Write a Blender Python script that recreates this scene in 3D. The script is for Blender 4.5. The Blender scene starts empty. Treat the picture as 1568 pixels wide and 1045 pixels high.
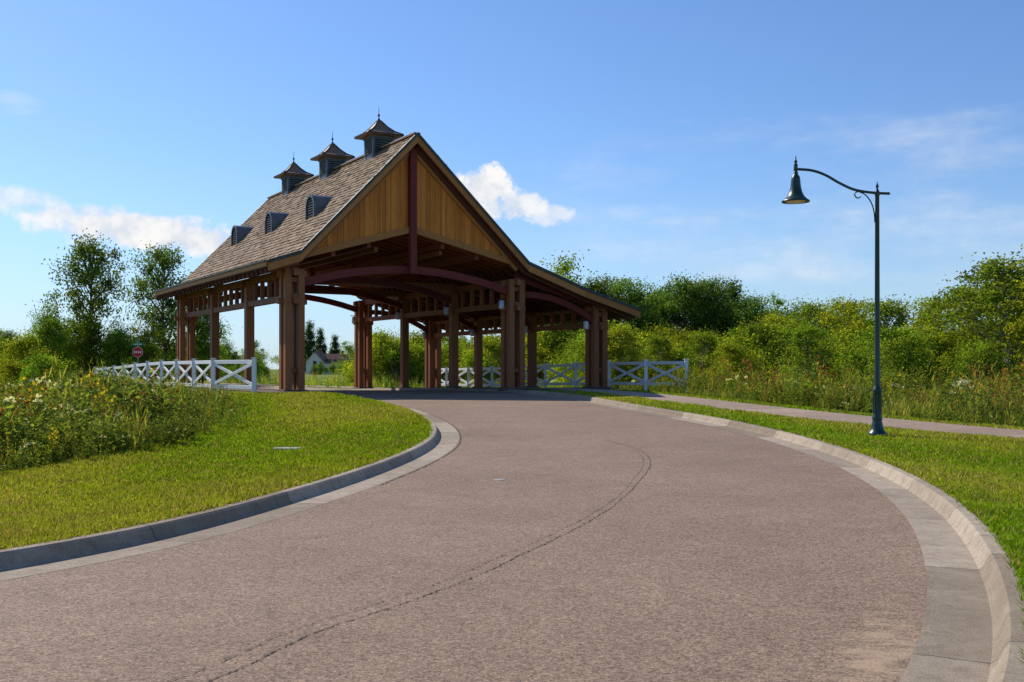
import bpy, math, random
import numpy as np
from mathutils import Vector, Matrix
random.seed(3); R=np.random.default_rng(7)
scn=bpy.context.scene
# ------------------------------------------------------------------ helpers
def link(o,parent=None):
    scn.collection.objects.link(o)
    if parent: o.parent=parent
    return o
def empty(name,loc=(0,0,0),rz=0):
    o=bpy.data.objects.new(name,None); o.location=loc; o.rotation_euler=(0,0,rz); return link(o)
def mesh_np(name,V,F,mat=None,col=None,smooth=False):
    V=np.asarray(V,dtype=np.float32); F=np.asarray(F,dtype=np.int32)
    me=bpy.data.meshes.new(name)
    me.vertices.add(len(V)); me.vertices.foreach_set('co',V.ravel())
    k=F.shape[1]; me.loops.add(F.size); me.loops.foreach_set('vertex_index',F.ravel())
    me.polygons.add(len(F)); me.polygons.foreach_set('loop_start',np.arange(0,F.size,k,dtype=np.int32))
    try: me.polygons.foreach_set('loop_total',np.full(len(F),k,dtype=np.int32))
    except Exception: pass
    me.polygons.foreach_set('use_smooth',np.full(len(F),smooth))
    me.update(calc_edges=True)
    if col is not None:
        a=me.attributes.new('col','FLOAT_COLOR','POINT')
        c=np.ones((len(V),4),dtype=np.float32); c[:,:3]=col; a.data.foreach_set('color',c.ravel())
    if mat: me.materials.append(mat)
    return me
class B:
    def __init__(s): s.v=[]; s.f=[]; s.m=[]; s.sm=[]
    def add(s,vs,fs,mi=0,sm=False):
        n=len(s.v); s.v+= [tuple(v) for v in vs]
        for f in fs: s.f.append(tuple(n+i for i in f)); s.m.append(mi); s.sm.append(sm)
    def box(s,x0,x1,y0,y1,z0,z1,mi=0):
        vs=[(x0,y0,z0),(x1,y0,z0),(x1,y1,z0),(x0,y1,z0),(x0,y0,z1),(x1,y0,z1),(x1,y1,z1),(x0,y1,z1)]
        s.add(vs,[(0,3,2,1),(4,5,6,7),(0,1,5,4),(1,2,6,5),(2,3,7,6),(3,0,4,7)],mi)
    def beam(s,p0,p1,w,h,mi=0,up=(0,0,1)):
        p0=Vector(p0);p1=Vector(p1);d=(p1-p0).normalized();u=Vector(up)
        if abs(d.dot(u))>.98:u=Vector((0,1,0))
        a=d.cross(u).normalized()*w/2;b=a.cross(d).normalized()*h/2
        vs=[p0-a-b,p0+a-b,p0+a+b,p0-a+b,p1-a-b,p1+a-b,p1+a+b,p1-a+b]
        s.add(vs,[(0,3,2,1),(4,5,6,7),(0,1,5,4),(1,2,6,5),(2,3,7,6),(3,0,4,7)],mi)
    def poly(s,pts,w,h,mi=0,up=(0,0,1)):
        pts=[Vector(p) for p in pts];u=Vector(up);vs=[];fs=[]
        for i,p in enumerate(pts):
            d=(pts[min(i+1,len(pts)-1)]-pts[max(i-1,0)]).normalized()
            a=d.cross(u).normalized()*w/2;b=a.cross(d).normalized()*h/2
            vs+=[p-a-b,p+a-b,p+a+b,p-a+b]
        for i in range(len(pts)-1):
            for j in range(4):
                k=(j+1)%4; fs.append((4*i+j,4*i+k,4*i+4+k,4*i+4+j))
        n=4*(len(pts)-1); fs.append((3,2,1,0)); fs.append((n,n+1,n+2,n+3)); s.add(vs,fs,mi)
    def tube(s,pts,rad,seg=10,mi=0):
        pts=[Vector(p) for p in pts];vs=[];fs=[]
        ref=None
        for i,p in enumerate(pts):
            d=(pts[min(i+1,len(pts)-1)]-pts[max(i-1,0)]).normalized()
            if ref is None: ref=Vector((0,1,0)) if abs(d.y)<.9 else Vector((1,0,0))
            a=(ref-d*ref.dot(d)).normalized();b=d.cross(a)
            r=rad[i] if hasattr(rad,'__len__') else rad
            for j in range(seg):
                t=2*math.pi*j/seg; vs.append(p+a*math.cos(t)*r+b*math.sin(t)*r)
        for i in range(len(pts)-1):
            for j in range(seg):
                k=(j+1)%seg; fs.append((i*seg+j,i*seg+k,(i+1)*seg+k,(i+1)*seg+j))
        s.add(vs,fs,mi,True)
        n=(len(pts)-1)*seg
        s.add(vs[:seg],[tuple(range(seg))[::-1]],mi); s.add(vs[n:],[tuple(range(seg))],mi)
    def lathe(s,prof,c=(0,0,0),seg=20,mi=0,sm=True):
        vs=[];fs=[]
        for r,z in prof:
            for j in range(seg):
                t=2*math.pi*j/seg; vs.append((c[0]+r*math.cos(t),c[1]+r*math.sin(t),c[2]+z))
        for i in range(len(prof)-1):
            for j in range(seg):
                k=(j+1)%seg; fs.append((i*seg+j,i*seg+k,(i+1)*seg+k,(i+1)*seg+j))
        s.add(vs,fs,mi,sm)
    def obj(s,name,mats,parent=None,bevel=0):
        me=bpy.data.meshes.new(name); me.from_pydata(s.v,[],s.f); 
        for m in mats: me.materials.append(m)
        me.polygons.foreach_set('material_index',s.m); me.polygons.foreach_set('use_smooth',s.sm); me.update()
        o=bpy.data.objects.new(name,me); link(o,parent)
        if bevel:
            md=o.modifiers.new('bev','BEVEL'); md.width=bevel; md.segments=1; md.limit_method='ANGLE'
        return o
# ------------------------------------------------------------------ materials
class NT:
    def __init__(s,nt): s.nt=nt
    def n(s,t,**k):
        nd=s.nt.nodes.new(t)
        for a,b in k.items(): setattr(nd,a,b)
        return nd
    def l(s,a,b): s.nt.links.new(a,b)
    def math(s,op,a,b=None,c=None,clamp=False):
        nd=s.n('ShaderNodeMath',operation=op,use_clamp=clamp)
        for i,x in enumerate((a,b,c)):
            if x is None: continue
            if isinstance(x,(int,float)): nd.inputs[i].default_value=x
            else: s.l(x,nd.inputs[i])
        return nd.outputs[0]
    def noise(s,vec,scale,det=4,rough=.55):
        nd=s.n('ShaderNodeTexNoise'); nd.inputs['Scale'].default_value=scale; nd.inputs['Detail'].default_value=det; nd.inputs['Roughness'].default_value=rough
        if vec is not None: s.l(vec,nd.inputs['Vector'])
        return nd.outputs['Fac']
    def ramp(s,fac,stops):
        nd=s.n('ShaderNodeValToRGB'); e=nd.color_ramp.elements
        while len(e)<len(stops): e.new(.5)
        for i,(p,c) in enumerate(stops):
            e[i].position=p; e[i].color=(*c,1) if len(c)==3 else c
        s.l(fac,nd.inputs[0]); return nd.outputs['Color']
    def mix(s,f,a,b,bt='MIX'):
        nd=s.n('ShaderNodeMix',data_type='RGBA',blend_type=bt)
        for i,x in ((0,f),(6,a),(7,b)):
            if isinstance(x,(int,float)): nd.inputs[i].default_value=x
            elif isinstance(x,tuple): nd.inputs[i].default_value=(*x,1)
            else: s.l(x,nd.inputs[i])
        return nd.outputs[2]
    def mapr(s,v,a,b,c,d):
        nd=s.n('ShaderNodeMapRange'); s.l(v,nd.inputs[0])
        for i,x in enumerate((a,b,c,d)): nd.inputs[i+1].default_value=x
        return nd.outputs[0]
    def smooth(s,v,a,b):
        nd=s.n('ShaderNodeMapRange',interpolation_type='SMOOTHSTEP'); s.l(v,nd.inputs[0]); nd.inputs[1].default_value=a; nd.inputs[2].default_value=b
        return nd.outputs[0]
def newmat(name,rough=.7,spec=.3):
    m=bpy.data.materials.new(name); m.use_nodes=True; t=NT(m.node_tree)
    bs=m.node_tree.nodes['Principled BSDF']; bs.inputs['Roughness'].default_value=rough
    bs.inputs['Specular IOR Level'].default_value=spec
    t.bs=bs; t.m=m
    t.pos=t.n('ShaderNodeNewGeometry').outputs['Position']
    return t
def bump(t,h,strength=.4,dist=.02):
    b=t.n('ShaderNodeBump'); b.inputs['Strength'].default_value=strength; b.inputs['Distance'].default_value=dist
    t.l(h,b.inputs['Height']); t.l(b.outputs[0],t.bs.inputs['Normal'])
def simple(name,c,rough=.6,var=.25,scale=3,spec=.3,metal=0):
    t=newmat(name,rough,spec); n=t.noise(t.pos,scale,5,.6)
    col=t.ramp(n,[(.3,tuple(x*(1-var) for x in c)),(.7,tuple(min(1,x*(1+var)) for x in c))])
    t.l(col,t.bs.inputs['Base Color']); t.bs.inputs['Metallic'].default_value=metal
    bump(t,t.noise(t.pos,scale*12,3),.15,.01)
    return t.m
def wood(name,c1,c2,rough=.65,scale=(14,14,1.5)):
    t=newmat(name,rough,.25); tc=t.n('ShaderNodeTexCoord').outputs['Object']
    mp=t.n('ShaderNodeMapping'); mp.inputs['Scale'].default_value=scale; t.l(tc,mp.inputs[0])
    n=t.noise(mp.outputs[0],1,5,.65); rnd=t.n('ShaderNodeNewGeometry').outputs['Random Per Island']
    big=t.noise(tc,.6,3,.6)
    f=t.math('ADD',t.math('ADD',t.math('MULTIPLY',n,.5),t.math('MULTIPLY',rnd,.35)),t.math('MULTIPLY',big,.25))
    col=t.ramp(f,[(.25,c1),(.8,c2)]); t.l(col,t.bs.inputs['Base Color'])
    bump(t,n,.3,.01); return t.m
M_post=wood('post_wood',(.15,.055,.026),(.36,.135,.05))
M_red=wood('stained_beam_wood',(.11,.018,.018),(.23,.04,.03),scale=(3,3,3))
M_side=wood('gable_board_wood',(.42,.13,.02),(.84,.30,.05),scale=(10,10,1.2))
M_trim=wood('trim_wood',(.32,.12,.032),(.50,.21,.06),scale=(3,3,3))
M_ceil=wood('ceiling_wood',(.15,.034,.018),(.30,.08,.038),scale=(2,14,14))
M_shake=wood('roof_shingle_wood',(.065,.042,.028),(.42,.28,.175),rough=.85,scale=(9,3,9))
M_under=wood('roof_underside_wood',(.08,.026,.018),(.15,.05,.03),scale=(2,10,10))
M_flash=simple('roof_edge_metal',(.045,.06,.055),.5)
M_cup=simple('cupola_painted_metal',(.12,.14,.16),.55)
M_cuproof=simple('cupola_roof_bronze',(.22,.12,.07),.5)
M_dark=simple('dark_louver',(.025,.025,.025),.7)
M_iron=simple('green_painted_iron',(.010,.042,.034),.32,.15,6,.5)
M_lens=simple('lamp_glass',(.6,.52,.36),.3)
M_white=simple('white_fence_paint',(.78,.78,.77),.55,.07,4)
M_lant=simple('lantern_metal',(.55,.57,.6),.4)
M_lid=simple('utility_lid_plastic',(.42,.42,.38),.6)
M_redsign=simple('stop_sign_red',(.6,.015,.015),.45,.05)
M_grsign=simple('street_sign_green',(.01,.25,.08),.45,.05)
M_steel=simple('cast_iron_lid',(.34,.32,.29),.7)
M_housewall=simple('white_siding',(.6,.6,.57),.7,.05)
M_houseroof=simple('brown_shingles',(.22,.11,.08),.8)
M_glass=simple('window_glass',(.04,.05,.07),.15)
M_bark=simple('bark',(.10,.08,.06),.9,.4,8)
M_birch=simple('pale_bark',(.32,.30,.26),.9,.4,5)
def foliage(name,trans=.35):
    m=bpy.data.materials.new(name); m.use_nodes=True; t=NT(m.node_tree); t.nt.nodes.clear()
    a=t.n('ShaderNodeAttribute',attribute_name='col').outputs['Color']
    oi=t.n('ShaderNodeObjectInfo').outputs['Random']
    hs=t.n('ShaderNodeHueSaturation'); hs.inputs['Saturation'].default_value=1.02
    t.l(t.mapr(oi,0,1,.480,.512),hs.inputs['Hue']); t.l(t.mapr(oi,0,1,.8,1.25),hs.inputs['Value']); t.l(a,hs.inputs['Color'])
    c=hs.outputs[0]
    d=t.n('ShaderNodeBsdfDiffuse'); t.l(c,d.inputs[0])
    tr=t.n('ShaderNodeBsdfTranslucent'); t.l(t.mix(1.0,c,(1.65,1.65,.7),'MULTIPLY'),tr.inputs[0])
    mx=t.n('ShaderNodeMixShader'); mx.inputs[0].default_value=trans; t.l(d.outputs[0],mx.inputs[1]); t.l(tr.outputs[0],mx.inputs[2])
    out=t.n('ShaderNodeOutputMaterial'); t.l(mx.outputs[0],out.inputs[0]); return m
M_leaf=foliage('leaves',.47); M_grass=foliage('grass_blades',.4)
# asphalt
t=newmat('weathered_asphalt',.85,.2)
n1=t.noise(t.pos,.35,4,.6); n2=t.noise(t.pos,2.2,4,.65); sp=t.noise(t.pos,60,2,.8); vo=t.n('ShaderNodeTexVoronoi'); vo.inputs['Scale'].default_value=45; t.l(t.pos,vo.inputs['Vector'])
base=t.ramp(t.math('ADD',t.math('MULTIPLY',n1,.6),t.math('MULTIPLY',n2,.4)),[(.32,(.225,.155,.108)),(.68,(.315,.222,.158))])
spk=t.ramp(sp,[(.34,(.25,.24,.24)),(.46,(.95,.95,.95)),(.60,(1.0,1.0,1.0)),(.70,(2.1,2.05,1.95))])
c=t.mix(.9,base,spk,'MULTIPLY')
vb=t.n('ShaderNodeSeparateColor'); t.l(vo.outputs['Color'],vb.inputs[0])
c=t.mix(1.0,c,t.ramp(vb.outputs[0],[(.0,(.68,.65,.63)),(.5,(1,1,1)),(1.,(1.25,1.22,1.2))]),'MULTIPLY')
sx=t.n('ShaderNodeSeparateXYZ'); t.l(t.pos,sx.inputs[0])
dx=t.math('DIVIDE',t.math('SUBTRACT',t.math('SUBTRACT',sx.outputs[0],t.math('MULTIPLY',sx.outputs[1],.43)),-.56),.36); dy=t.math('DIVIDE',t.math('SUBTRACT',sx.outputs[1],6.2),1.5)
q=t.math('SUBTRACT',1.0,t.math('ADD',t.math('MULTIPLY',dx,dx),t.math('MULTIPLY',dy,dy)))
mpn=t.n('ShaderNodeMapping'); mpn.inputs['Scale'].default_value=(2.6,6,1); mpn.inputs['Rotation'].default_value=(0,0,.5); t.l(t.pos,mpn.inputs[0])
q=t.math('ADD',q,t.math('MULTIPLY',t.math('SUBTRACT',t.noise(mpn.outputs[0],1.2,7,.75),.5),5.0))
c=t.mix(t.math('MULTIPLY',t.smooth(q,.3,1.5),.65),c,(.46,.33,.21))
t.l(c,t.bs.inputs['Base Color']); bump(t,sp,.7,.008); M_asph=t.m
def concrete(name,c1,c2,joint):
    t=newmat(name,.85,.2)
    al=t.n('ShaderNodeAttribute',attribute_name='along').outputs['Fac']
    seg=t.math('DIVIDE',al,joint); fl=t.math('FLOOR',seg)
    wn=t.n('ShaderNodeTexWhiteNoise',noise_dimensions='1D'); t.l(fl,wn.inputs['W'])
    n=t.noise(t.pos,1.6,6,.7); f=t.math('ADD',t.math('MULTIPLY',n,.6),t.math('MULTIPLY',wn.outputs['Value'],.42))
    c=t.ramp(f,[(.3,c1),(.7,c2)])
    st=t.noise(t.pos,5,6,.8); c=t.mix(t.mapr(st,.46,.72,0,.65),c,(.17,.12,.08))
    sp=t.noise(t.pos,90,2,.8); c=t.mix(.65,c,t.ramp(sp,[(.35,(.42,.4,.38)),(.6,(1.1,1.1,1.1))]),'MULTIPLY')
    wob=t.math('MULTIPLY',t.math('SUBTRACT',t.noise(t.pos,9,3),.5),.02)
    fr=t.math('ABSOLUTE',t.math('SUBTRACT',t.math('FRACT',t.math('ADD',seg,wob)),.5)); j=t.math('GREATER_THAN',fr,.5-.009/joint)
    c=t.mix(t.math('MULTIPLY',j,.8),c,(.06,.05,.04))
    t.l(c,t.bs.inputs['Base Color']); bump(t,sp,.4,.005); return t.m
M_conc=concrete('kerb_concrete',(.27,.215,.155),(.46,.38,.29),3.0)
M_path=concrete('footpath_surface',(.33,.24,.175),(.46,.34,.255),1.5)
t=newmat('grass_ground',.95,.1)
n1=t.noise(t.pos,.25,5,.6); n2=t.noise(t.pos,3.5,5,.7); n3=t.noise(t.pos,45,3,.7)
f=t.math('ADD',t.math('MULTIPLY',n1,.5),t.math('MULTIPLY',n2,.5))
c=t.ramp(f,[(.3,(.09,.13,.012)),(.5,(.16,.19,.018)),(.7,(.27,.235,.05))])
c=t.mix(.8,c,t.ramp(n3,[(.3,(.45,.45,.35)),(.65,(1.25,1.25,1.2))]),'MULTIPLY')
t.l(c,t.bs.inputs['Base Color']); bump(t,n3,.8,.03); M_ground=t.m
# ------------------------------------------------------------------ layout
TH=math.radians(30.3); U2=np.array([math.cos(TH),math.sin(TH)]); U1=np.array([-math.sin(TH),math.cos(TH)]); O=np.array([-9.11,44.6]); PZ=.57
def PW(s,t): return O+U2*s+U1*t
def sst(x): x=np.clip(x,0,1); return x*x*(3-2*x)
def prof(y):
    y=np.asarray(y,dtype=float)
    return .57*sst((y-14)/30.)-.32*sst((y-52)/18.)-.25*sst((y-70)/60.)
def catmull(P,n=12):
    P=[np.array(p,float) for p in P]; P=[2*P[0]-P[1]]+P+[2*P[-1]-P[-2]]; out=[]
    for i in range(1,len(P)-2):
        a,b,c,d=P[i-1:i+3]
        for k in range(n):
            u=k/n; out.append(.5*((2*b)+(-a+c)*u+(2*a-5*b+4*c-d)*u*u+(-a+3*b-3*c+d)*u**3))
    out.append(P[-2]); return np.array(out)
def resample(C,n):
    d=np.r_[0,np.cumsum(np.linalg.norm(np.diff(C,axis=0),axis=1))]; u=np.linspace(0,d[-1],n)
    return np.c_[np.interp(u,d,C[:,0]),np.interp(u,d,C[:,1])]
def smooth_c(C,k=6):
    C=C.copy()
    for _ in range(k): C[1:-1]=.25*C[:-2]+.5*C[1:-1]+.25*C[2:]
    return C
LC=catmull([(-30,-13),(-18,-5),(-11,.5),(-7.3,4.2),(-5.1,6.9),(-3.94,8.3),(-3.1,9.9),(-2.55,11.9),(-1.78,15.95),(-1.25,19.8),(-1.12,22.9),(-1.42,26.4),(-2.05,29.6),(-2.9,32.9),(-3.94,35.7),(-5.7,40),PW(1.2,-1),PW(1.2,8),PW(1.2,20),PW(1.2,40),PW(1.2,70)])
RC=catmull([(-24,-18),(-12,-8.5),(-5,-2.6),(-1.0,1.2),(1.0,3.9),(2.12,5.73),(3.16,8.13),(4.0,10.6),(4.55,12.6),(5.15,15.6),(5.5,19.2),(5.42,23.2),(4.9,27),(4.1,30.2),(3.2,33.6),(2.3,38),(1.2,43),PW(9.6,-1),PW(9.6,8),PW(9.6,20),PW(9.6,40),PW(9.6,70)])
LC=smooth_c(resample(LC,520),25); RC=smooth_c(resample(RC,520),25)
def sdist(P,C):
    C=C[::3]; out=np.empty(len(P)); T=np.gradient(C,axis=0)
    for i in range(0,len(P),20000):
        p=P[i:i+20000]; q=(p**2).sum(1)[:,None]-2*p@C.T+(C**2).sum(1)[None]; j=q.argmin(1); dd=p-C[j]; tt=T[j]
        s=tt[:,0]*dd[:,1]-tt[:,1]*dd[:,0]; tn=np.linalg.norm(tt,axis=1); perp=s/tn
        m=np.sqrt((dd**2).sum(1)); out[i:i+20000]=np.where(m>3,np.sign(s)*m,perp)
    return out
PATH=smooth_c(resample(catmull([(34,4),(24,10.5),(16,17),(10.9,22.6),(7.9,29.2),(6.3,34),(5.0,39),(3.8,44.5),PW(12.9,-1.5),PW(12.9,8),PW(12.9,20),PW(12.9,60)]),260),10)
def H(P):
    P=np.asarray(P,float); dl=sdist(P,LC); dr=-sdist(P,RC); dp=-sdist(P,PATH)
    z=prof(P[:,1])+.12
    z=z-1.1*sst((dl-5.2)/4.5)*(1-sst((dl-20)/18))
    z=z-.5*sst((dp-1.6)/5)*(1-sst((dp-25)/20))
    return z,dl,dr,dp
def axis(a,b,st,far,neg):
    v=list(np.arange(a,b,st)); x=b; s=st
    while x<far: v.append(x); s*=1.13; x+=s
    v.append(far); x=a; s=st
    while x>neg: s*=1.13; x-=s; v.insert(0,max(x,neg))
    return np.array(v)
gx=axis(-22,24,.4,1800,-1800); gy=axis(-6,75,.4,3000,-60)
XX,YY=np.meshgrid(gx,gy); P=np.c_[XX.ravel(),YY.ravel()]
z,dl,dr,dp=H(P); dout=np.maximum(dl,dr)
zz=z-.22*(1-sst((dout-1.1)/1.0))
nx,ny=len(gx),len(gy); I=np.arange(nx*ny).reshape(ny,nx)
F=np.stack([I[:-1,:-1],I[:-1,1:],I[1:,1:],I[1:,:-1]],-1).reshape(-1,4)
me=mesh_np('ground',np.c_[P,zz],F,M_ground,smooth=True); link(bpy.data.objects.new('ground',me))
def strip(name,C,prof_fn,offs,mat,side,smooth=False):
    T=np.gradient(C,axis=0); T/=np.linalg.norm(T,axis=1)[:,None]; N=np.c_[-T[:,1],T[:,0]]*side
    al=np.r_[0,np.cumsum(np.linalg.norm(np.diff(C,axis=0),axis=1))]
    n=len(C);k=len(offs);V=np.zeros((n,k,3));
    for j,o in enumerate(offs):
        V[:,j,:2]=C+N*o; V[:,j,2]=prof_fn(V[:,j,:2],j)
    I=np.arange(n*k).reshape(n,k)
    F=np.stack([I[:-1,:-1],I[:-1,1:],I[1:,1:],I[1:,:-1]],-1).reshape(-1,4)
    if side>0: F=F[:,::-1]
    me=mesh_np(name,V.reshape(-1,3),F,mat,smooth=smooth)
    a=me.attributes.new('along','FLOAT','POINT'); a.data.foreach_set('value',np.repeat(al,k).astype(np.float32))
    return link(bpy.data.objects.new(name,me))
KZ=[.006,.0,.03,.115,.137,.140,.128,-.15]; KO=[-.01,.40,.435,.475,.50,.60,.64,.645]
for nm,C,sd in (('kerb',LC,1),('kerb',RC,-1)):
    strip(nm,C,lambda Q,j:prof(Q[:,1])+KZ[j],KO,M_conc,sd)
    VO=[.62,1.0,1.5,2.1,2.8,3.3]; VZ=[.0,.012,.014,.014,.008,-.05]
    strip('grass_verge',C,lambda Q,j:H(Q)[0]+VZ[j],VO,M_ground,sd,True)
k=15; V=np.zeros((520,k,3))
for j in range(k):
    u=j/(k-1); V[:,j,:2]=LC*(1-u)+RC*u; V[:,j,2]=prof(V[:,j,1])+.004
I=np.arange(520*k).reshape(520,k); F=np.stack([I[:-1,:-1],I[:-1,1:],I[1:,1:],I[1:,:-1]],-1).reshape(-1,4)
me=mesh_np('road',V.reshape(-1,3),F,M_asph,smooth=True); link(bpy.data.objects.new('road',me))
strip('footpath',PATH,lambda Q,j:H(Q)[0]+[-.05,.03,.035,.03,-.05][j],[-1.0,-.97,0,.97,1.0],M_path,1)
# cracks
M_crack=simple('road_crack_fill',(.075,.052,.04),.85)
def crack(name,pts,w,wob,zoff=.009,gap=.15):
    C=resample(catmull(pts,20),700); T=np.gradient(C,axis=0); T/=np.linalg.norm(T,axis=1)[:,None]; N=np.c_[-T[:,1],T[:,0]]
    wn=np.cumsum(R.normal(0,1,len(C))); wn-=np.linspace(wn[0],wn[-1],len(C)); wn=wn/np.abs(wn).max()
    ww=w*(.25+1.1*R.random(len(C)))*(R.random(len(C))>gap)
    C=C+N*(wn*wob+R.normal(0,.006,len(C)))[:,None]
    A=C+N*ww[:,None]/2; Bb=C-N*ww[:,None]/2
    V=np.zeros((len(C),2,3)); V[:,0,:2]=A; V[:,1,:2]=Bb; V[:,:,2]=prof(C[:,1])[:,None]+zoff
    I=np.arange(len(C)*2).reshape(-1,2); F=np.stack([I[:-1,0],I[:-1,1],I[1:,1],I[1:,0]],-1)
    link(bpy.data.objects.new(name,mesh_np(name,V.reshape(-1,3),F,M_crack)))
ck=[(-2.4,4.3),(-1.6,5.7),(-1.24,6.72),(-.83,7.46),(-.33,8.5),(.42,10.5),(1.22,12.96),(1.9,15.9),(2.35,18.6),(2.42,21.0),(2.0,23.0)]
crack('road_crack',ck,.013,.05)
crack('road_crack',[(x-.17+.012*i,y+.08) for i,(x,y) in enumerate(ck)],.010,.04,.011,.3)
crack('road_crack',[tuple(p-np.array([-.05,.03])) for p in LC[150:250:8]],.028,.01)
crack('road_crack',[(.05,11.9),(.3,11.75),(.5,12.0)],.006,.03,.009,.4)
crack('road_crack',[tuple(p-np.array([.10,.0])) for p in RC[185:262:8]],.012,.03,.009,.4)
b=B(); b.lathe([(0,.006),(.08,.006),(.09,.003),(.09,-.02)],(0,0,0),9); o=b.obj('valve_cover',[M_steel]); o.location=(-.18,15.9,float(prof(15.9))+.004)
b=B(); b.box(-.24,.24,-.16,.16,-.05,.045); b.box(-.27,.27,-.19,.19,-.05,.02); o=b.obj('utility_box_lid',[M_lid],bevel=.01); o.location=(-4.05,19.4,float(H([(-4.05,19.4)])[0][0])+.015); o.rotation_euler=(0,0,.1)
# ------------------------------------------------------------------ pavilion
pav=empty('timber_pavilion',(O[0],O[1],PZ),TH)
RP=[(-1.35,5.36),(0,5.8),(5.2,11.15),(10.8,5.87),(13.9,4.80),(17.1,3.92)]
APX=5.2
def roofz(s):
    return float(np.interp(s,[a for a,_ in RP],[c for _,c in RP]))
T0,T1=-1.05,19.3
b=B()
th=.17
for i in range(len(RP)-1):
    (a,za),(c,zc)=RP[i],RP[i+1]
    vs=[(a,T0,za-th*1.3),(c,T0,zc-th*1.3),(c,T1,zc-th*1.3),(a,T1,za-th*1.3),(a,T0,za),(c,T0,zc),(c,T1,zc),(a,T1,za)]
    fs=[(0,3,2,1),(4,5,6,7),(0,1,5,4),(2,3,7,6)]
    if i==0: fs.append((3,0,4,7))
    if i==len(RP)-2: fs.append((1,2,6,5))
    b.add(vs,fs)
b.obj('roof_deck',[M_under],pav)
b=B()
def shingle_slope(p0,p1):
    a=np.array(p0);c=np.array(p1);L=np.linalg.norm(c-a);d=(c-a)/L;nrm=np.array([-d[1],d[0]])
    if nrm[1]<0:nrm=-nrm
    rows=max(1,int(L/.25)); ex=L/rows
    for r in range(rows):
        y=T0-.04-random.random()*.1
        while y<T1+.04:
            w=.12+random.random()*.22; y2=min(y+w,T1+.06); g=.01
            lo=a+d*(r*ex-.02-random.random()*.05); hi=a+d*min(L,(r*ex+ex*1.5)); tk=.04+random.random()*.035
            l0=lo+nrm*.012; l1=lo+nrm*(.012+tk); h1=hi+nrm*.012
            vs=[(l0[0],y+g,l0[1]),(l0[0],y2-g,l0[1]),(l1[0],y2-g,l1[1]),(l1[0],y+g,l1[1]),(h1[0],y2-g,h1[1]),(h1[0],y+g,h1[1])]
            b.add(vs,[(0,3,2,1) ,(3,5,4,2),(0,5,3),(1,2,4)])
            y=y2
shingle_slope(RP[0],RP[1]); shingle_slope(RP[1],RP[2])
shingle_slope(RP[3],RP[2]); shingle_slope(RP[4],RP[3]); shingle_slope(RP[5],RP[4])
b.beam((APX,T0-.05,RP[2][1]+.05),(APX,T1+.05,RP[2][1]+.05),.3,.07)
b.obj('roof_shingles',[M_shake],pav)
b=B()
BOXF=[(0,3,2,1),(4,5,6,7),(0,1,5,4),(1,2,6,5),(2,3,7,6),(3,0,4,7)]
for tt in (T0-.05,T1+.05):
    for i in range(len(RP)-1):
        (a,za),(c,zc)=RP[i],RP[i+1]; h=.30
        vs=[(a,tt-.04,za-h-.06),(c,tt-.04,zc-h-.06),(c,tt+.04,zc-h-.06),(a,tt+.04,za-h-.06),(a,tt-.04,za-.06),(c,tt-.04,zc-.06),(c,tt+.04,zc-.06),(a,tt+.04,za-.06)]
        b.add(vs,BOXF,0)
        y0,y1=tt-.075,tt+.075
        vs=[(a,y0,za-.06),(c,y0,zc-.06),(c,y1,zc-.06),(a,y1,za-.06),(a,y0,za+.09),(c,y0,zc+.09),(c,y1,zc+.09),(a,y1,za+.09)]
        b.add(vs,BOXF,1)
b.beam((-1.40,T0,5.28),(-1.40,T1,5.28),.08,.2,0); b.beam((17.15,T0,3.84),(17.15,T1,3.84),.08,.2,0)
b.beam((-1.45,T0,5.40),(-1.45,T1,5.40),.12,.05,1)
b.obj('barge_boards',[M_trim,M_flash],pav)
b=B()
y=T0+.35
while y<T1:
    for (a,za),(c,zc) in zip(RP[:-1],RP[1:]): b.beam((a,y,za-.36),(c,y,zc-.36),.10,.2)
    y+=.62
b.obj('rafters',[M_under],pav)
def zbot(s): return float(np.interp(s,[.3,5.2,10.5],[5.78,7.18,5.92]))
for gt,nm in ((-.42,'front_gable_boards'),(18.42,'rear_gable_boards')):
    b=B(); s=.42
    while s<10.5:
        w=.24; e=min(s+w,10.55); s1=s+.006; e1=e-.006; zt0=roofz(s1)-.42; zt1=roofz(e1)-.42; zb0,zb1=zbot(s1),zbot(e1)
        if zt0>zb0+.05 and zt1>zb1+.05:
            d=.05+.012*(random.random())
            sg=-1 if gt<0 else 1
            y0,y1=(gt-d,gt) if sg<0 else (gt,gt+d)
            vs=[(s1,y0,zb0),(e1,y0,zb1),(e1,y1,zb1),(s1,y1,zb0),(s1,y0,zt0),(e1,y0,zt1),(e1,y1,zt1),(s1,y1,zt0)]
            b.add(vs,BOXF)
            if zt0>zb0+.15: b.box(e-.025,e+.025,y0-.03 if sg<0 else y1,y0 if sg<0 else y1+.03,(zb0+zb1)/2,min(zt0,zt1))
        s=e
    b.obj(nm,[M_side],pav)
b=B()
for gt in (-.5,18.5):
    b.beam((.2,gt,zbot(.3)-.05),(5.2,gt,zbot(5.2)-.05),.22,.26); b.beam((5.2,gt,zbot(5.2)-.05),(10.6,gt,zbot(10.6)-.05),.22,.26)
    b.beam((.2,gt-.02,roofz(.3)-.52),(5.2,gt-.02,10.61),.16,.2);b.beam((10.5,gt-.02,roofz(10.5)-.52),(5.2,gt-.02,10.61),.16,.2)
b.obj('gable_trim',[M_trim],pav)
b=B()
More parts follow.
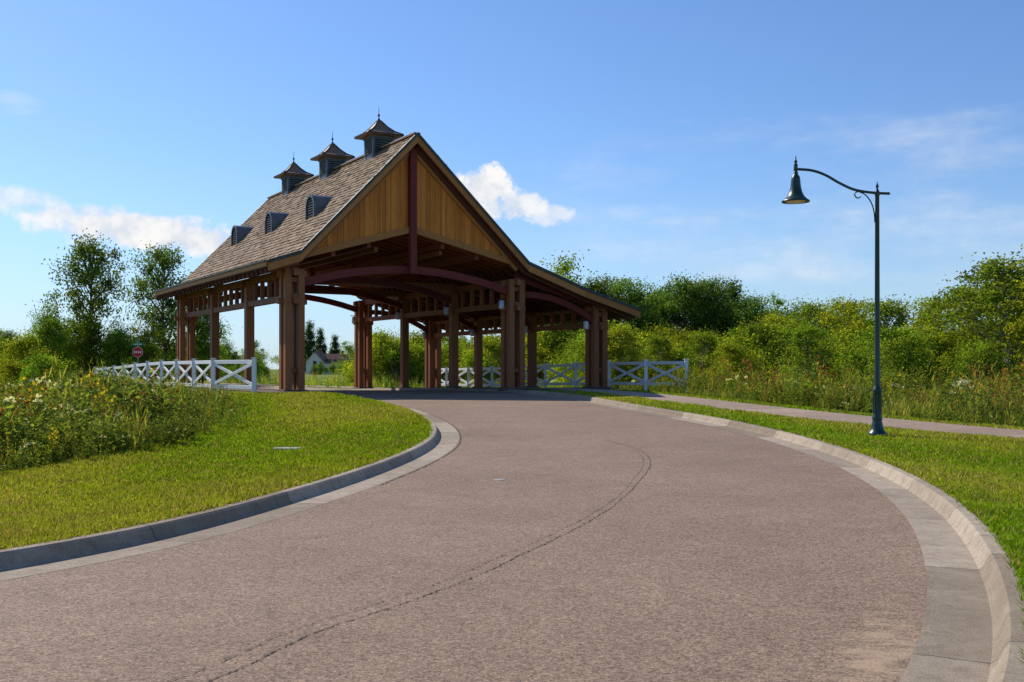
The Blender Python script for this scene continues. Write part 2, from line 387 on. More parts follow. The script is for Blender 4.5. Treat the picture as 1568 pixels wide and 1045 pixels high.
for (s0,z0,s1,z1) in ((.2,5.80,5.2,7.2),(5.2,7.2,10.6,5.92)):
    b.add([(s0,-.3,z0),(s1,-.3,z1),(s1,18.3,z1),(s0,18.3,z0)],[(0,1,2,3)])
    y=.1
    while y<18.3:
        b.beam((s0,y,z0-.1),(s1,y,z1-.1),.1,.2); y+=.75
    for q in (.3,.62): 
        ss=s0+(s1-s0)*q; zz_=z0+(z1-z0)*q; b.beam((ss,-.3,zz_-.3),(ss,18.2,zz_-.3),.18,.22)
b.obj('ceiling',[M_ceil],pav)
bp=B(); bb=B(); br=B(); bc=B(); bl=B()
ROWS=[(0,5.0),(10.6,5.0),(15.3,3.95)]
def gz(s,t): return float(prof(PW(s,t)[1]))+.12-PZ
for ri,(s,ht) in enumerate(ROWS):
    for ti,tt in enumerate((0,6,12,18)):
        g=gz(s,tt)
        if ti in (0,3) :
            w=.14;q=.275 if ri<2 else .25
            for a in (-q,q):
                for c in (-q,q): bp.box(s+a-w,s+a+w,tt+c-w,tt+c+w,g+.05,ht+.2)
            for z_ in (.9,ht-.35):
                bp.box(s-q-.05,s+q+.05,tt-q-.05,tt+q+.05,z_,z_+.2)
            for z_ in ((3.75,ht-.1) if ri<2 else (2.95,ht-.1)):
                bb.box(s-.62,s+.62,tt-.11,tt+.11,z_,z_+.24); bb.box(s-.11,s+.11,tt-.62,tt+.62,z_+.005,z_+.235)
            bc.box(s-.5,s+.5,tt-.5,tt+.5,g-.3,g+.10)
        else:
            bp.box(s-.19,s+.19,tt-.19,tt+.19,g+.05,ht+.2)
            bb.box(s-.4,s+.4,tt-.1,tt+.1,ht-.15,ht+.1)
            bc.box(s-.3,s+.3,tt-.3,tt+.3,g-.3,g+.10)
        if ri>0:
            lz=4.0 if ri<2 else 3.15
            off=.62 if ti in (0,3) else .42
            bl.box(s-off-.22,s-off+.22,tt-.02,tt+.02,lz+.26,lz+.3,1)
            bl.lathe([(0,.24),(.13,.2),(.13,-.12),(.1,-.18),(0,-.18)],(s-off,tt-.02,lz),10,0)
    lo=4.05 if ri<2 else 3.2; hi=ht+.1
    for z_,h in ((lo,.24),(hi,.28)):
        bb.box(s-.14,s+.14,-.5 ,18.5,z_-h/2-.01,z_+h/2-.01)
    y=1.0
    while y<17.8:
        if min(abs(y-6),abs(y-12))>.4: bb.box(s-.08,s+.08,y-.08,y+.08,lo+.11,hi-.15)
        y+=1.0
def arc(s0,s1,z0,z1,rise,t,w,h,n=16,B_=None):
    pts=[]
    for i in range(n+1):
        u=i/n; pts.append((s0+(s1-s0)*u,t,z0+(z1-z0)*u+rise*4*u*(1-u)))
    B_.poly(pts,w,h)
for tt in (-.1,6,12,18):
    arc(.1,10.5,4.55,4.55,.85,tt,.24,.32,16,br)
    arc(10.7,15.2,4.5,3.3,.42,tt,.2,.28,12,br)
    br.beam((10.6,tt,5.35),(15.3,tt,4.05),.16,.25)
for tt in (6,12):
    bb.beam((0,tt,5.25),(10.6,tt,5.25),.22,.3)
for tt in (-.62,18.62):
    br.box(5.05,5.35,tt-.13,tt+.13,5.2,10.85)
for tt in (6,12): br.box(5.09,5.31,tt-.1,tt+.1,5.3,6.9)
for s_ in (2.2,3.8,6.9,8.5): bb.beam((s_,.1,6.25),(s_,18,6.25),.14,.2)
bp.obj('posts',[M_post],pav,.012); bb.obj('beams_and_studs',[M_post],pav); br.obj('arched_ties',[M_red],pav)
bc.obj('post_footings',[M_conc],pav,.02); bl.obj('lanterns',[M_lant,M_dark],pav)
b=B()
for i in range(33):
    y=T0+.3+i*.6; b.beam((.0,y,5.45),(-1.2,y,5.08),.12,.16)
b.obj('rafter_tails',[M_post],pav)
b=B()
for s0,s1 in ((-1.5,.62),(10.2,16.9)):
    n=24
    for i in range(n):
        ta=-1.6+i*22/n; tb=ta+22/n
        zs=[gz(s0,ta),gz(s1,ta),gz(s1,tb),gz(s0,tb)]
        b.add([(s0,ta,zs[0]+.03),(s1,ta,zs[1]+.03),(s1,tb,zs[2]+.03),(s0,tb,zs[3]+.03)],[(0,1,2,3)])
b.obj('walkway_slabs',[M_path],pav)
for i,tt in enumerate((3.05,9,15)):
    b=B(); c=(APX,tt)
    b.box(c[0]-.48,c[0]+.48,tt-.48,tt+.48,10.3,11.68); b.box(c[0]-.56,c[0]+.56,tt-.56,tt+.56,11.66,11.78)
    for k_ in range(6):
        z_=10.98+k_*.11
        b.box(c[0]-.42,c[0]+.42,tt-.52,tt-.482,z_,z_+.055,1)
        b.box(c[0]-.52,c[0]-.482,tt-.4,tt+.4,z_,z_+.055,1)
    for sx_ in (-.47,.47):
        for sy_ in (-.47,.47): b.box(c[0]+sx_-.05,c[0]+sx_+.05,tt+sy_-.06,tt+sy_+.06,10.9,11.655)
    pr=[(.84,11.76),(.86,11.84),(.56,12.0),(.32,12.22),(.14,12.45),(.05,12.56)]
    vs=[];fs=[]
    for r,z_ in pr:
        for dx_,dy_ in ((-1,-1),(1,-1),(1,1),(-1,1)): vs.append((c[0]+dx_*r,tt+dy_*r,z_))
    for a in range(len(pr)-1):
        for j in range(4): k2=(j+1)%4; fs.append((a*4+j,a*4+k2,a*4+4+k2,a*4+4+j))
    fs.append((3,2,1,0)); b.add(vs,fs,2)
    for dx_,dy_ in ((-1,-1),(1,-1),(1,1),(-1,1)):
        b.tube([(c[0]+dx_*r,tt+dy_*r,z_+.01) for r,z_ in pr[1:]],.03,5,1)
    b.box(c[0]-.88,c[0]+.88,tt-.88,tt+.88,11.79,11.835,1)
    b.lathe([(.05,12.54),(.06,12.62),(.03,12.66),(.02,12.72),(.055,12.78),(.055,12.82),(.015,12.88),(.008,13.19),(0,13.22)],(c[0],tt,0),8,1)
    b.obj('cupola_%d'%(i+1),[M_cup,M_dark,M_cuproof],pav)
for i,tt in enumerate((3,9,15)):
    b=B(); s0=1.95; zb=roofz(s0); rw=.56; n=10; hgt=.5
    pr=[(tt-rw,zb),(tt-rw,zb+hgt)]+[(tt-rw*math.cos(math.pi*k_/n),zb+hgt+rw*math.sin(math.pi*k_/n)) for k_ in range(1,n)]+[(tt+rw,zb+hgt),(tt+rw,zb)]
    back=3.4
    vs=[(s0-.12,y_,z_) for y_,z_ in pr]+[(back,y_,z_) for y_,z_ in pr]; m=len(pr)
    b.add(vs,[(j,j+1,m+j+1,m+j) for j in range(m-1)],0,False)
    cy=zb+hgt*.8
    pi=[(tt+(y_-tt)*.84,cy+(z_-cy)*.84) for y_,z_ in pr]
    vs=[(s0-.12,y_,z_) for y_,z_ in pr]+[(s0-.12,y_,z_) for y_,z_ in pi]
    b.add(vs,[(j,m+j,m+j+1,j+1) for j in range(m-1)],0)
    b.add([(s0+.02,y_,z_) for y_,z_ in pi],[tuple(range(m))],1)
    for k_ in range(8):
        z_=zb+.12+k_*.115; hw=rw*.84 if z_<zb+hgt else rw*.84*math.sqrt(max(0,1-((z_-zb-hgt)/(rw*.84))**2))
        if hw>.1: b.beam((s0-.04,tt-hw,z_),(s0-.04,tt+hw,z_),.06,.035,0)
    b.obj('louver_dormer_%d'%(i+1),[M_cup,M_dark],pav)
# ------------------------------------------------------------------ fences
def fence(name,pts,hgt=1.25,rise=.14):
    root=empty(name); b=B()
    zs=[float(prof(p[1]))+rise for p in pts]
    for p,z_ in zip(pts,zs):
        b.box(p[0]-.08,p[0]+.08,p[1]-.08,p[1]+.08,z_-.5,z_+hgt+.04); b.box(p[0]-.10,p[0]+.10,p[1]-.10,p[1]+.10,z_+hgt+.045,z_+hgt+.09)
    for i in range(len(pts)-1):
        a=Vector((*pts[i],zs[i]));c=Vector((*pts[i+1],zs[i+1])); d=(c-a).normalized(); a2=a+d*.085;c2=c-d*.085
        up=Vector((0,0,1)); nrm=d.cross(up)
        for zz_ in (hgt-.08,.22):
            b.beam(a2+up*zz_,c2+up*zz_,.06,.15)
        b.beam(a2+up*(.30)+nrm*.012,c2+up*(hgt-.16)+nrm*.012,.05,.13); b.beam(a2+up*(hgt-.16)-nrm*.042,c2+up*.30-nrm*.042,.05,.13)
    b.obj('posts_rails_and_crossbucks',[M_white],root,.006)
A=PW(-2.7,2.06); pts=[np.array([-10.05,42.0]),A]+[A+U1*3.2*i for i in range(1,10)]
fence('white_crossbuck_fence',pts,1.3)
S=PW(17.3,-4.35); fence('white_crossbuck_fence',[S+U1*3.05*i for i in range(10)],1.3)
# ------------------------------------------------------------------ street lamp
LX,LY=7.66,22.6; LZ=float(H([(LX,LY)])[0][0]); lamp=empty('street_lamp',(LX,LY,LZ)); lamp.scale=(.95,.95,.95)
b=B()
b.lathe([(0,-.1),(.21,-.1),(.21,.05),(.19,.09),(.15,.13),(.13,.2),(.105,.32),(.10,.36),(.115,.4),(.10,.44),(.088,.5),(.085,.95),(.105,.99),(.105,1.04),(.07,1.08),(.062,1.15),(.045,5.3),(.055,5.32),(.055,5.38),(.04,5.42),(.02,5.46),(.035,5.52),(.012,5.58),(0,5.64)],(0,0,0),20)
for j in range(10):
    a=2*math.pi*j/10; b.tube([(.086*math.cos(a),.086*math.sin(a),.5),(.086*math.cos(a),.086*math.sin(a),.95)],.014,6)
b.obj('pole',[M_iron],lamp)
b=B()
arm=catmull([(.24,5.36),(.0,5.37),(-.28,5.40),(-.55,5.46),(-.85,5.60),(-1.15,5.77),(-1.45,5.87),(-1.80,5.90)],8)
b.tube([(x,0,z_) for x,z_ in arm],.030,8)
b.lathe([(0,-.035),(.035,-.02),(.035,.02),(0,.035)],(.25,0,5.36),8)
sc=catmull([(-.05,4.72),(-.07,4.95),(-.13,5.15),(-.25,5.32),(-.42,5.40),(-.50,5.34),(-.44,5.26),(-.36,5.29)],6)
b.tube([(x,0,z_) for x,z_ in sc],.014,6)
b.lathe([(.03,-.06),(.045,-.04),(.045,.1),(.025,.13),(.04,.17),(.02,.2),(.008,.28),(0,.30)],(-1.80,0,5.90),12)
b.obj('arm',[M_iron],lamp)
b=B()
b.lathe([(.03,5.86),(.05,5.83),(.05,5.78),(.085,5.74),(.10,5.66),(.105,5.60),(.115,5.50),(.14,5.40),(.18,5.31),(.25,5.235),(.30,5.20),(.305,5.17),(.285,5.17),(.24,5.22),(.17,5.30),(.1,5.45),(0,5.5)],(-1.80,0,0),24)
b.obj('bell_shade',[M_iron],lamp)
b=B(); b.lathe([(0,5.13),(.1,5.14),(.2,5.165),(.24,5.2),(.2,5.24)],(-1.80,0,0),20); b.obj('lens',[M_lens],lamp)
# ------------------------------------------------------------------ stop sign
ss=empty('stop_sign',(-27.1,78,float(H([(-27.1,78.)])[0][0])-.1)); b=B()
zt=2.6
b.box(-.04,.04,.02,.09,0,3.3,2)
oc=[(.4*math.cos(math.pi/8+k_*math.pi/4),.4*math.sin(math.pi/8+k_*math.pi/4)) for k_ in range(8)]
def plate(sc_,y,mi): b.add([(x*sc_,y,zt+z_*sc_) for x,z_ in oc],[tuple(range(8))],mi)
plate(1,0,1); plate(.93,-.004,0); plate(1,.015,2)
for x0,x1 in ((-.26,-.15),(-.11,-.03),(.03,.13),(.17,.26)):
    b.box(x0,x1,-.009,-.006,zt-.08,zt+.08,1)
b.box(-.45,.45,.03,.045,3.06,3.28,3); b.box(-.015,.015,-.4,.4,3.3,3.52,3); b.box(-.3,.3,.022,.028,3.13,3.2,1)
b.obj('sign_plates',[M_redsign,M_white,M_steel,M_grsign],ss)
# ------------------------------------------------------------------ houses
def house(x,y,w,d,h,rh,rz,z0=-.5):
    r=empty('white_house',(x,y,z0),rz); b=B(); b.box(-w/2,w/2,-d/2,d/2,0,h)
    b.add([(-w/2,-d/2,h),(-w/2,d/2,h),(-w/2,0,h+rh),(w/2,-d/2,h),(w/2,d/2,h),(w/2,0,h+rh)],[(0,2,1),(3,4,5)]); b.obj('walls',[M_housewall],r)
    b=B(); o_=.4
    for sg in (-1,1):
        b.add([(-w/2-o_,sg*(d/2+o_),h-o_*rh/(d/2)),(w/2+o_,sg*(d/2+o_),h-o_*rh/(d/2)),(w/2+o_,0,h+rh+.1),(-w/2-o_,0,h+rh+.1)],[(0,1,2,3)])
    b.box(w*.2,w*.2+.8,-.4,.4,h,h+rh+1.0); b.obj('roof',[M_houseroof],r)
    b=B()
    for k_ in range(4):
        for z_ in ([1.2] if h<4 else [1.2,3.6]): b.box(-w/2+1.0+k_*(w-3)/3,-w/2+1.9+k_*(w-3)/3,-d/2-.05,-d/2+.02,z_,z_+1.2)
    b.box(-w/2-.05,-w/2+.02,-.5,.5,3.2,4.3); b.obj('windows',[M_glass],r)
house(-49.0,300,7.5,6,4.0,2.2,.35); house(-53.2,296,5,5,4.2,2.6,1.35); house(-79,300,9,7,3.2,2.6,-.2)
# ------------------------------------------------------------------ vegetation
def orient(n,rng):
    a=rng.normal(size=(n,3)); a/=np.linalg.norm(a,axis=1)[:,None]; c=rng.normal(size=(n,3)); c-=a*(a*c).sum(1)[:,None]; c/=np.linalg.norm(c,axis=1)[:,None]; return a,c
def leaves(C,l,w,rng):
    n=len(C); a,c=orient(n,rng); l=np.broadcast_to(l,(n,))[:,None]*.5; w=np.broadcast_to(w,(n,))[:,None]*.5
    V=np.stack([C-a*l,C+c*w,C+a*l,C-c*w],1).reshape(-1,3); return V
def tree_mesh(name,seed,h,rad,base,nclump,per,leaf,col,kind='round',bark=M_bark,rc=None):
    rng=np.random.default_rng(seed); rd=random.Random(seed); b=B()
    top=h*.93; pts=[];x=y=0
    for i in range(8):
        u=i/7; pts.append((x,y,top*u)); x+=rd.uniform(-.03,.03)*h*.5; y+=rd.uniform(-.03,.03)*h*.5
    r0=h*.016+.02
    multi = kind=='shrub'
    if not multi: b.tube(pts,[r0*(1-.88*i/7) for i in range(8)],7)
    CC=[];
    ph=[rd.random()*6.28 for _ in range(4)]
    for k_ in range(nclump):
        f=base+(1-base)*rd.random()**(.8 if kind!='cone' else 1.3)
        uu=(f-base)/(1-base)
        an=rd.random()*6.283
        if kind=='round': pr=math.sqrt(max(.03,1-(2*uu*.92-.80)**2*.95))
        elif kind=='tall': pr=(.35+.65*math.sin(math.pi*min(1,uu*.85+.12)))*(1 if rd.random()<.8 else 1.35)
        elif kind=='cone': pr=(1-uu)*.95+.05
        else: pr=math.sqrt(max(.02,1-uu**2.2))
        if kind!='cone': pr*=1+.28*math.sin(uu*9+ph[0]+an*2)+.15*math.sin(an*3+ph[1])
        rr=rad*pr*math.sqrt(rd.random())*rd.uniform(.85,1.15)
        i=min(6,int(f*7)); tx,ty=(pts[i][0],pts[i][1]) if not multi else (0,0)
        hz_=h*f*.97*((1+.10*math.sin(an*2+ph[2])+.07*math.sin(an*5+ph[3])) if kind in('shrub','round') else 1)
        c=(tx+rr*math.cos(an),ty+rr*math.sin(an),hz_)
        CC.append(c)
        if k_%2==0:
            if multi: s0=(rd.uniform(-.2,.2),rd.uniform(-.2,.2),-.1)
            else:
                zf=max(.08,f-.12-rr/h*.6); j=zf*h/top*7; j0=min(6,int(j)); u=j-j0; p0=pts[j0];p1=pts[j0+1]; s0=tuple(p0[q]*(1-u)+p1[q]*u for q in range(3))
            mid=((s0[0]+c[0])*.5,(s0[1]+c[1])*.5,(s0[2]+c[2])*.5-.05*rr+ (0 if not multi else .2))
            b.tube([s0,mid,c],[r0*.3,r0*.2,r0*.06],5)
    CC=np.array(CC); rcl=(rc or .085*h)*rng.uniform(.5,1.5,nclump)
    idx=np.repeat(np.arange(nclump),per); n=len(idx)
    off=rng.normal(size=(n,3))*.55
    off*=np.array([1.15,1.15,.8]); P=CC[idx]+off*rcl[idx][:,None]+rng.normal(0,.03*rad,(n,3))
    P[:,2]=np.maximum(P[:,2],.05)
    V=leaves(P,leaf*rng.uniform(.7,1.4,n),leaf*.6*rng.uniform(.7,1.3,n),rng)
    shade=rng.uniform(.6,1.35,nclump)[idx]*rng.uniform(.75,1.25,n)
    hue=rng.uniform(-.15,.17,nclump)[idx]
    cl=np.array(col)[None]*shade[:,None]; cl[:,0]*=1+hue
    cl=np.repeat(cl,4,0)
    nb=len(b.v)
    bf=[f for f in b.f if len(f)==4]; Vb=np.array([tuple(v) for v in b.v]) if nb else np.zeros((0,3))
    Fa=np.array(bf,dtype=np.int32).reshape(-1,4); Fl=np.arange(n*4,dtype=np.int32).reshape(-1,4)+nb
    me=mesh_np(name,np.r_[Vb,V],np.r_[Fa,Fl],None,np.r_[np.full((nb,3),.1),cl])
    me.materials.append(M_leaf); me.materials.append(bark)
    mi=np.zeros(len(Fa)+len(Fl),dtype=np.int32); mi[:len(Fa)]=1; me.polygons.foreach_set('material_index',mi)
    return me
G1=(.165,.235,.032);G2=(.24,.285,.034);G3=(.10,.16,.037);G4=(.05,.085,.035)
TM={}
TM['tall']=[tree_mesh('tall%d'%i,11+i,10,2.3,.14,120,95,.19,G3,'tall',M_bark,.62) for i in range(3)]
TM['round']=[tree_mesh('round%d'%i,31+i,8,2.7,.12,110,110,.19,((.13,.20,.03),G3,G1)[i],'round',M_bark,.7) for i in range(3)]
TM['shrub']=[tree_mesh('shrub%d'%i,51+i,4,2.3,.06,110,110,.13,(G2,G1,G2)[i],'shrub',M_birch,.40) for i in range(3)]
TM['cone']=[tree_mesh('cone%d'%i,71+i,8,1.7,.08,90,100,.2,G4,'cone',M_bark,.45) for i in range(1)]
TM['young']=[tree_mesh('young%d'%i,81+i,6,1.5,.08,110,90,.13,(G2,G1)[i],'tall',M_birch,.42) for i in range(2)]
BH={'tall':10,'round':8,'shrub':4,'cone':8,'young':6}
def put(kind,x,y,h,parent=None,name='tree',wid=1.0,i=None):
    ms=TM[kind]; me=ms[random.randrange(len(ms)) if i is None else i]; o=bpy.data.objects.new(name,me); s=h/BH[kind]
    o.scale=(s*wid*random.uniform(.9,1.1),s*wid*random.uniform(.9,1.1),s); o.rotation_euler=(0,0,random.random()*6.28)
    o.location=(x,y,float(H([(x,y)])[0][0])-.15); return link(o,parent)
put('tall',-33.6,86,11.9,None,'poplar_tree',.82,0); put('tall',-29.0,90,11.6,None,'poplar_tree',.98,1); put('tall',-27.0,93,9.6,None,'poplar_tree',.75,2)
for x,y,h in ((-35.4,82,5.6),(-33.2,84,5.2),(-30.6,84,4.6),(-28.6,84,4.6),(-36.5,88,5.0),(-26.4,92,5.4)): put('round',x,y,h,None,'deciduous_tree')
bg=empty('background_tree_line')
rr_=random.uniform
for x,y,h in ((4.7,90,9.8),(7.7,91,9.5),(9.9,89,9.0),(12.3,92,8.4),(14.5,90,9.3),(17.2,90,9.0),(19.4,88,7.5),(16,94,8.7),(2.3,94,8.3),(6,95,8.8),(11.2,96,8.4),(21.5,92,6.8),(13.4,95,8.8),(18.4,95,8.0),(23.5,90,6.2),(26,86,6.2)):
    put('tall' if random.random()<.5 else 'round',x,y,h*1.03,bg,'tree',1.1)
for x,y,h in ((18.5,75,5.2),(19.8,70,5.7),(20.3,65,5.5),(21.6,62,5.3),(23.5,60,5.2),(23.5,55,5.4),(22.1,48,6.0),(22.9,45,6.4),(25.5,50,6.6),(24.5,43,6),(26.5,58,6)):
    put('young',x,y,h*1.08,bg,'tree',1.25)
for i in range(75):
    px=rr_(.06,.56); y=rr_(52,82)*(1 if px<.35 else .82)
    if px<.15: y=rr_(68,84)
    h=1.5+rr_(38,76)*y/1650
    put('shrub' if random.random()<.7 else 'young',px*y,y,h,bg,'shrub',1.2)
for i in range(46):
    px=rr_(-.145,.1); y=rr_(86,100); put('shrub',px*y,y,1.3+rr_(38,62)*y/1650,bg,'shrub',1.1)
for i in range(26):
    px=rr_(-.34,-.225); y=rr_(120,180); put('round',px*y,y,1.5+rr_(12,42)*y/1650,bg,'tree',1.1)
for i in range(9):
    px=rr_(-.215,-.14); y=rr_(255,285); put('round',px*y,y,rr_(1.8,3.6),bg,'tree',1.3)
for i in range(22):
    px=rr_(-.62,-.36); y=rr_(150,230); put(random.choice(['round','cone','round']),px*y,y,1.5+rr_(20,58)*y/1650,bg,'tree',1.1)
for i in range(60):
    px=rr_(-.7,.7); y=rr_(330,420); put('round',px*y,y,rr_(7,11.5),bg,'tree',1.5)
for x,y,h in ((-37,60,3.8),(-35,52,3.6),(-30,56,3.0),(-33,66,3.6),(-29.5,64,2.6),(-27,47,2.7),(-26,60,2.6),(-34,75,4),(-38,70,4.5)): put('shrub',x,y,h,bg,'shrub',1.2)
put('cone',-60.5,320,16,bg,'spruce'); put('cone',-57,322,14,bg,'spruce'); put('cone',-53.5,325,12,bg,'spruce'); put('cone',18.6,92,9.3,bg,'spruce',.9); put('cone',10.9,94,9.0,bg,'spruce',.9)
# ---- tall weeds
def weed_tpl(seed,kind):
    rng=np.random.default_rng(seed); V=[];C=[]
    ns=rng.integers(4,8)
    for s_ in range(ns):
        hh=rng.uniform(.5,1.0); an=rng.random()*6.28; ln=rng.uniform(.05,.3); bx,by=rng.normal(0,.12,2)
        nl=13
        for k_ in range(nl):
            u=(k_+.5)/nl; px=bx+math.cos(an)*ln*u*u*hh; py=by+math.sin(an)*ln*u*u*hh; pz=hh*u
            a2=rng.random()*6.28; L=(.17 if kind!='grass' else .30)*(1-.45*u)*rng.uniform(.7,1.3); W=L*(.27 if kind!='grass' else .05)
            d=np.array([math.cos(a2),math.sin(a2),rng.uniform(-.1,.8) if kind!='grass' else 1.7]); d/=np.linalg.norm(d); sd=np.cross(d,[0,0,1.]); sd/=np.linalg.norm(sd)+1e-6
            p=np.array([px,py,pz]); V+= [p,p+d*L*.5+sd*W,p+d*L,p+d*L*.5-sd*W]
            sh=rng.uniform(.6,1.35); C+=[np.array([.12,.185,.04])*sh]*4 if kind!='grass' else [np.array([.21,.23,.06])*sh]*4
        if kind in('gold','white','rust'):
            cc={'gold':(.50,.38,.04),'white':(.55,.55,.45),'rust':(.24,.11,.05)}[kind]
            for k_ in range(9):
                p=np.array([px,py,hh])+rng.normal(0,.04,3)*np.array([1,1,2.0 if kind!='white' else .6]); l=.026
                a,c=orient(1,rng); a=a[0]*l;c=c[0]*l; V+=[p-a,p+c,p+a,p-c]; C+=[np.array(cc)*rng.uniform(.7,1.2)]*4
    return np.array(V),np.array(C)
KD=['leaf','leaf','leaf','leaf','grass','grass','gold','white','leaf','rust','leaf','leaf']
TPL=[weed_tpl(100+i,k_) for i,k_ in enumerate(KD)]
def wts(**k):
    w=np.array([k.get(q,1.) for q in KD]); return w/w.sum()
def bed(name,P,size,z,w=None):
    Vs=[];Cs=[];n=len(P); k_=R.choice(len(TPL),n,p=w)
    patch=.5+.5*np.sin(P[:,0]*.9+1.3*np.sin(P[:,1]*.45)); p2=.5+.5*np.sin(P[:,0]*.37+P[:,1]*.6)
    for i in range(n):
        V,C=TPL[k_[i]]; a=R.random()*6.28; ca,sa=math.cos(a),math.sin(a); s_=size[i]
        W=np.c_[(V[:,0]*ca-V[:,1]*sa)*s_+P[i,0],(V[:,0]*sa+V[:,1]*ca)*s_+P[i,1],V[:,2]*s_*(.85+.3*R.random())+z[i]]
        tn=np.array([1+.4*patch[i]*R.random(),1+.15*patch[i],1.])*(.55+.45*p2[i]+.5*R.random()); Vs.append(W);Cs.append(C*tn)
    V=np.concatenate(Vs);C=np.concatenate(Cs)
    link(bpy.data.objects.new(name,mesh_np(name,V,np.arange(len(V),dtype=np.int32).reshape(-1,4),M_leaf,C)))
def rnd_pts(n,y0,y1,t0,t1,pw=1.0):
    y=y0+(y1-y0)*R.random(n)**pw; return np.c_[y*R.uniform(t0,t1,n),y]
P=rnd_pts(9500,13.5,60,-.56,-.16,1.15); z,dl,dr,dp=H(P); loc=P-O; sl=loc@U2; tl=loc@U1
m=(dl>5.35+R.normal(0,.3,len(P)))&~((sl>-3.2)&(tl>-2)); P=P[m][:4700]; z,dl,_,_=H(P)
hv=1.0+.5*np.sin(P[:,0]*1.1+np.sin(P[:,1]*.8)*1.5)*np.sin(P[:,1]*.5+1)
bed('wild_plants',P,(.42+.85*sst((dl-5)/3))*R.uniform(.5,1.2,len(P))*hv,z-.02,wts(leaf=1.5,grass=1.2,gold=.2,white=.45,rust=.45))
P=rnd_pts(9000,21,75,.1,.56,1.1); z,dl,dr,dp=H(P); m=(dp>1.25+np.abs(R.normal(0,.3,len(P))))&((((P-O)@U2)>18)|(P[:,1]<46)); P=P[m][:4000]; z,_,_,dp=H(P)
hv=.9+.35*np.sin(P[:,0]*.8+np.sin(P[:,1]*.6)*1.5)
bed('wild_plants',P,(.45+.75*sst((dp-1.2)/3))*R.uniform(.5,1.2,len(P))*hv,z-.02,wts(leaf=1.,grass=2.0,gold=.35,white=.15,rust=1.1))
P=np.c_[R.uniform(-60,14,2800),R.uniform(62,112,2800)]; z,dl,dr,dp=H(P); m=((dl>1.2)|(dr>1.2))&~((dl>-20)&(np.abs(dp)<1.2)); P=P[m]; z=H(P)[0]
sl=(P-O)@U2; m=(sl<-3.5)|(sl>18)|(((P-O)@U1)>24); P=P[m]; z=z[m]
bed('meadow_plants',P,R.uniform(.6,1.3,len(P)),z-.05,wts(leaf=.6,grass=3,gold=.5,white=.1,rust=.9))
# ---- lawn blades
def lawn(name,P,z):
    n=len(P); Y=P[:,1]; h=R.uniform(.02,.06,n)+.0006*Y; w=.0035+.0006*Y; a=R.random(n)*6.283; d=np.c_[np.cos(a),np.sin(a)]
    pn=np.sin(P[:,0]*1.7+np.sin(P[:,1]*1.1)*2)*.5+.5; pm=np.sin(P[:,0]*.6+P[:,1]*.33+np.sin(P[:,0]*.9)*1.3)*.5+.5
    pq=np.sin(P[:,0]*4.1+np.sin(P[:,1]*3.1)*1.7)*np.sin(P[:,1]*2.3+np.sin(P[:,0]*2.7)*2)*.5+.5
    h=h*(.75+.5*pn)
    ln=R.normal(0,.6,(n,2))*h[:,None]
    V=np.zeros((n,3,3)); V[:,0,:2]=P-d*w[:,None]; V[:,1,:2]=P+d*w[:,None]; V[:,2,:2]=P+ln; V[:,:2,2]=(z-.005)[:,None]; V[:,2,2]=z+h
    dry=(R.random(n)<.08+.26*pm*pm+.22*pq*pq)
    c=(np.array([.15,.225,.014])[None]*(1-.7*pm[:,None])+np.array([.27,.275,.022])[None]*.7*pm[:,None])*R.uniform(.5,1.35,n)[:,None]*(.76+.42*(1-pq[:,None])); c[dry]=np.array([.35,.28,.10])*R.uniform(.6,1.2,dry.sum())[:,None]
    link(bpy.data.objects.new(name,mesh_np(name,V.reshape(-1,3),np.arange(3*n,dtype=np.int32).reshape(-1,3),M_grass,np.repeat(c,3,0))))
P=rnd_pts(420000,8.3,42,-.52,-.03,1.9); z,dl,dr,dp=H(P); m=(dl>.57+R.random(len(P))*.09)&(dl<6.3)&~(((P-O)@U1>-1.6)&((P-O)@U2>-1.6)); lawn('lawn_grass',P[m],z[m]+.01)
P=rnd_pts(330000,5.5,46,.06,.53,1.5); z,dl,dr,dp=H(P); m=(dr>.57+R.random(len(P))*.09)&(dp<1.6)&~(np.abs(dp)<.96+R.random(len(P))*.05)&~(((P-O)@U1>-1.6)); lawn('lawn_grass',P[m],z[m]+.01)
# ------------------------------------------------------------------ camera / light / sky
cam=bpy.data.cameras.new('camera'); co=bpy.data.objects.new('camera',cam); link(co); co.location=(0,0,1.65); co.rotation_euler=(math.pi/2,0,0)
cam.sensor_width=36; cam.lens=36*1650/1568; cam.shift_y=(565-522.5)/1568; cam.clip_end=6000; cam.clip_start=.05; scn.camera=co
el=math.radians(41); az=math.atan2(-.73,.68); ts=Vector((math.sin(az)*math.cos(el),math.cos(az)*math.cos(el),math.sin(el)))
sl_=bpy.data.lights.new('sun','SUN'); sl_.energy=5.0; sl_.angle=math.radians(.53); sl_.color=(1,.93,.81); so=bpy.data.objects.new('sun',sl_); link(so); so.rotation_euler=ts.to_track_quat('Z','Y').to_euler(); so.location=(0,0,40)
w=bpy.data.worlds.new('World'); scn.world=w; w.use_nodes=True; t=NT(w.node_tree); bgk=w.node_tree.nodes['Background']
sky=t.n('ShaderNodeTexSky',sky_type='NISHITA'); sky.sun_disc=False; sky.sun_elevation=el; sky.sun_rotation=az; sky.air_density=1.0; sky.dust_density=.4; sky.ozone_density=2.2
tc=t.n('ShaderNodeTexCoord').outputs['Generated']; sx=t.n('ShaderNodeSeparateXYZ'); t.l(tc,sx.inputs[0])
AZ=t.math('ARCTAN2',sx.outputs[0],sx.outputs[1]); EL=t.math('ARCSINE',sx.outputs[2])
cb=t.n('ShaderNodeCombineXYZ'); t.l(AZ,cb.inputs[0]); t.l(EL,cb.inputs[1])
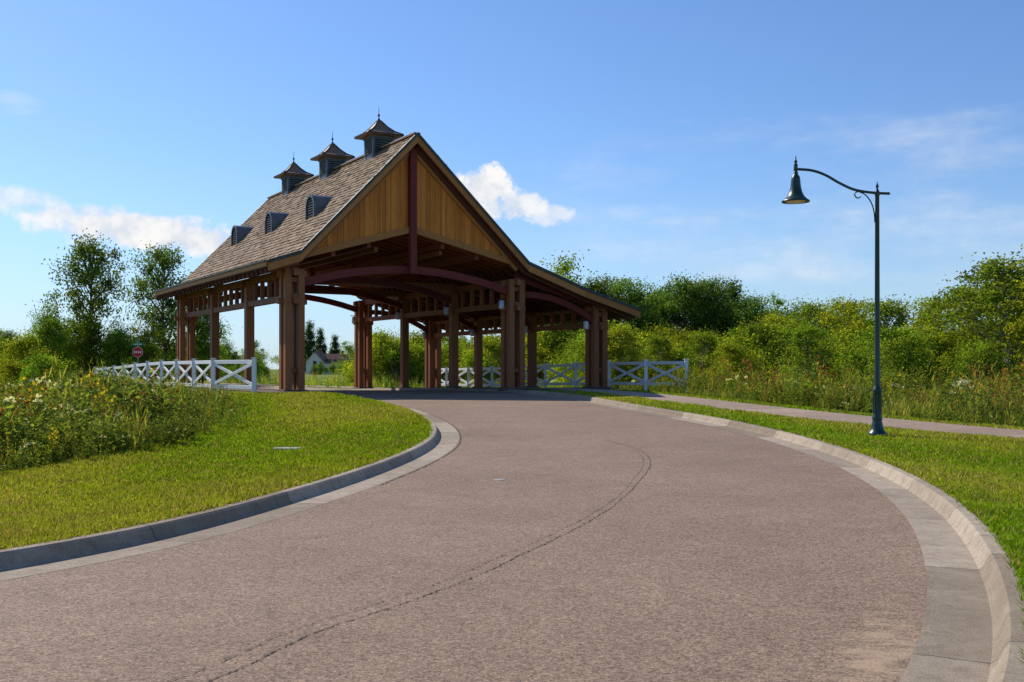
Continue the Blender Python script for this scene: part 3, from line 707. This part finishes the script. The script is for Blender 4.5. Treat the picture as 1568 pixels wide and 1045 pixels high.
N1=t.noise(cb.outputs[0],38,8,.58)
mp=t.n('ShaderNodeMapping'); mp.inputs['Rotation'].default_value=(0,0,-.3); mp.inputs['Scale'].default_value=(4,15,1); t.l(cb.outputs[0],mp.inputs[0]); N2=t.noise(mp.outputs[0],1.6,8,.6)
def blob(a,e,ra,re,k_,N):
    x=t.math('DIVIDE',t.math('SUBTRACT',AZ,a),ra); y=t.math('DIVIDE',t.math('SUBTRACT',EL,e),re)
    q=t.math('SUBTRACT',1.0,t.math('ADD',t.math('MULTIPLY',x,x),t.math('MULTIPLY',y,y)))
    return t.math('ADD',q,t.math('MULTIPLY',t.math('SUBTRACT',N,.5),k_))
dens=None
for (a,e,ra,re,k_,lo,hi,amp,N) in [(-.025,.167,.026,.022,4,-.1,.6,1,N1),(.0,.150,.040,.015,4,-.1,.7,.9,N1),(.035,.142,.024,.013,4,-.1,.9,.7,N1),(-.335,.121,.080,.017,3.5,-.2,.7,1,N1),(-.285,.114,.055,.013,3.5,-.2,.7,1,N1),(-.38,.130,.055,.014,4,-.1,1.0,.9,N1),(-.44,.142,.06,.012,3,-.1,1.2,.7,N1),
     (.40,.195,.13,.032,5,.0,3.0,.55,N2),(.30,.115,.30,.06,5,.0,2.8,.6,N2),(.2,.18,.25,.045,5,.3,3.0,.4,N2),(-.43,.222,.03,.012,4,.3,1.5,.35,N2)]:
    d=t.math('MULTIPLY',t.smooth(blob(a,e,ra,re,k_,N),lo,hi),amp)
    dens=d if dens is None else t.math('MAXIMUM',dens,d)
hz=t.math('MULTIPLY',t.smooth(EL,.20,.0),.45)
skc=t.mix(1.0,sky.outputs[0],(.80,1.02,1.34),'MULTIPLY')
skc=t.mix(hz,skc,(4.7,6.5,8.7))
cc=t.mix(t.smooth(N1,.35,.65),(6.8,7.3,8.1),(9.3,9.2,9.1))
t.l(t.mix(dens,skc,cc),bgk.inputs[0]); bgk.inputs[1].default_value=.105
scn.view_settings.view_transform='Standard'; scn.view_settings.look='None'; scn.view_settings.exposure=0
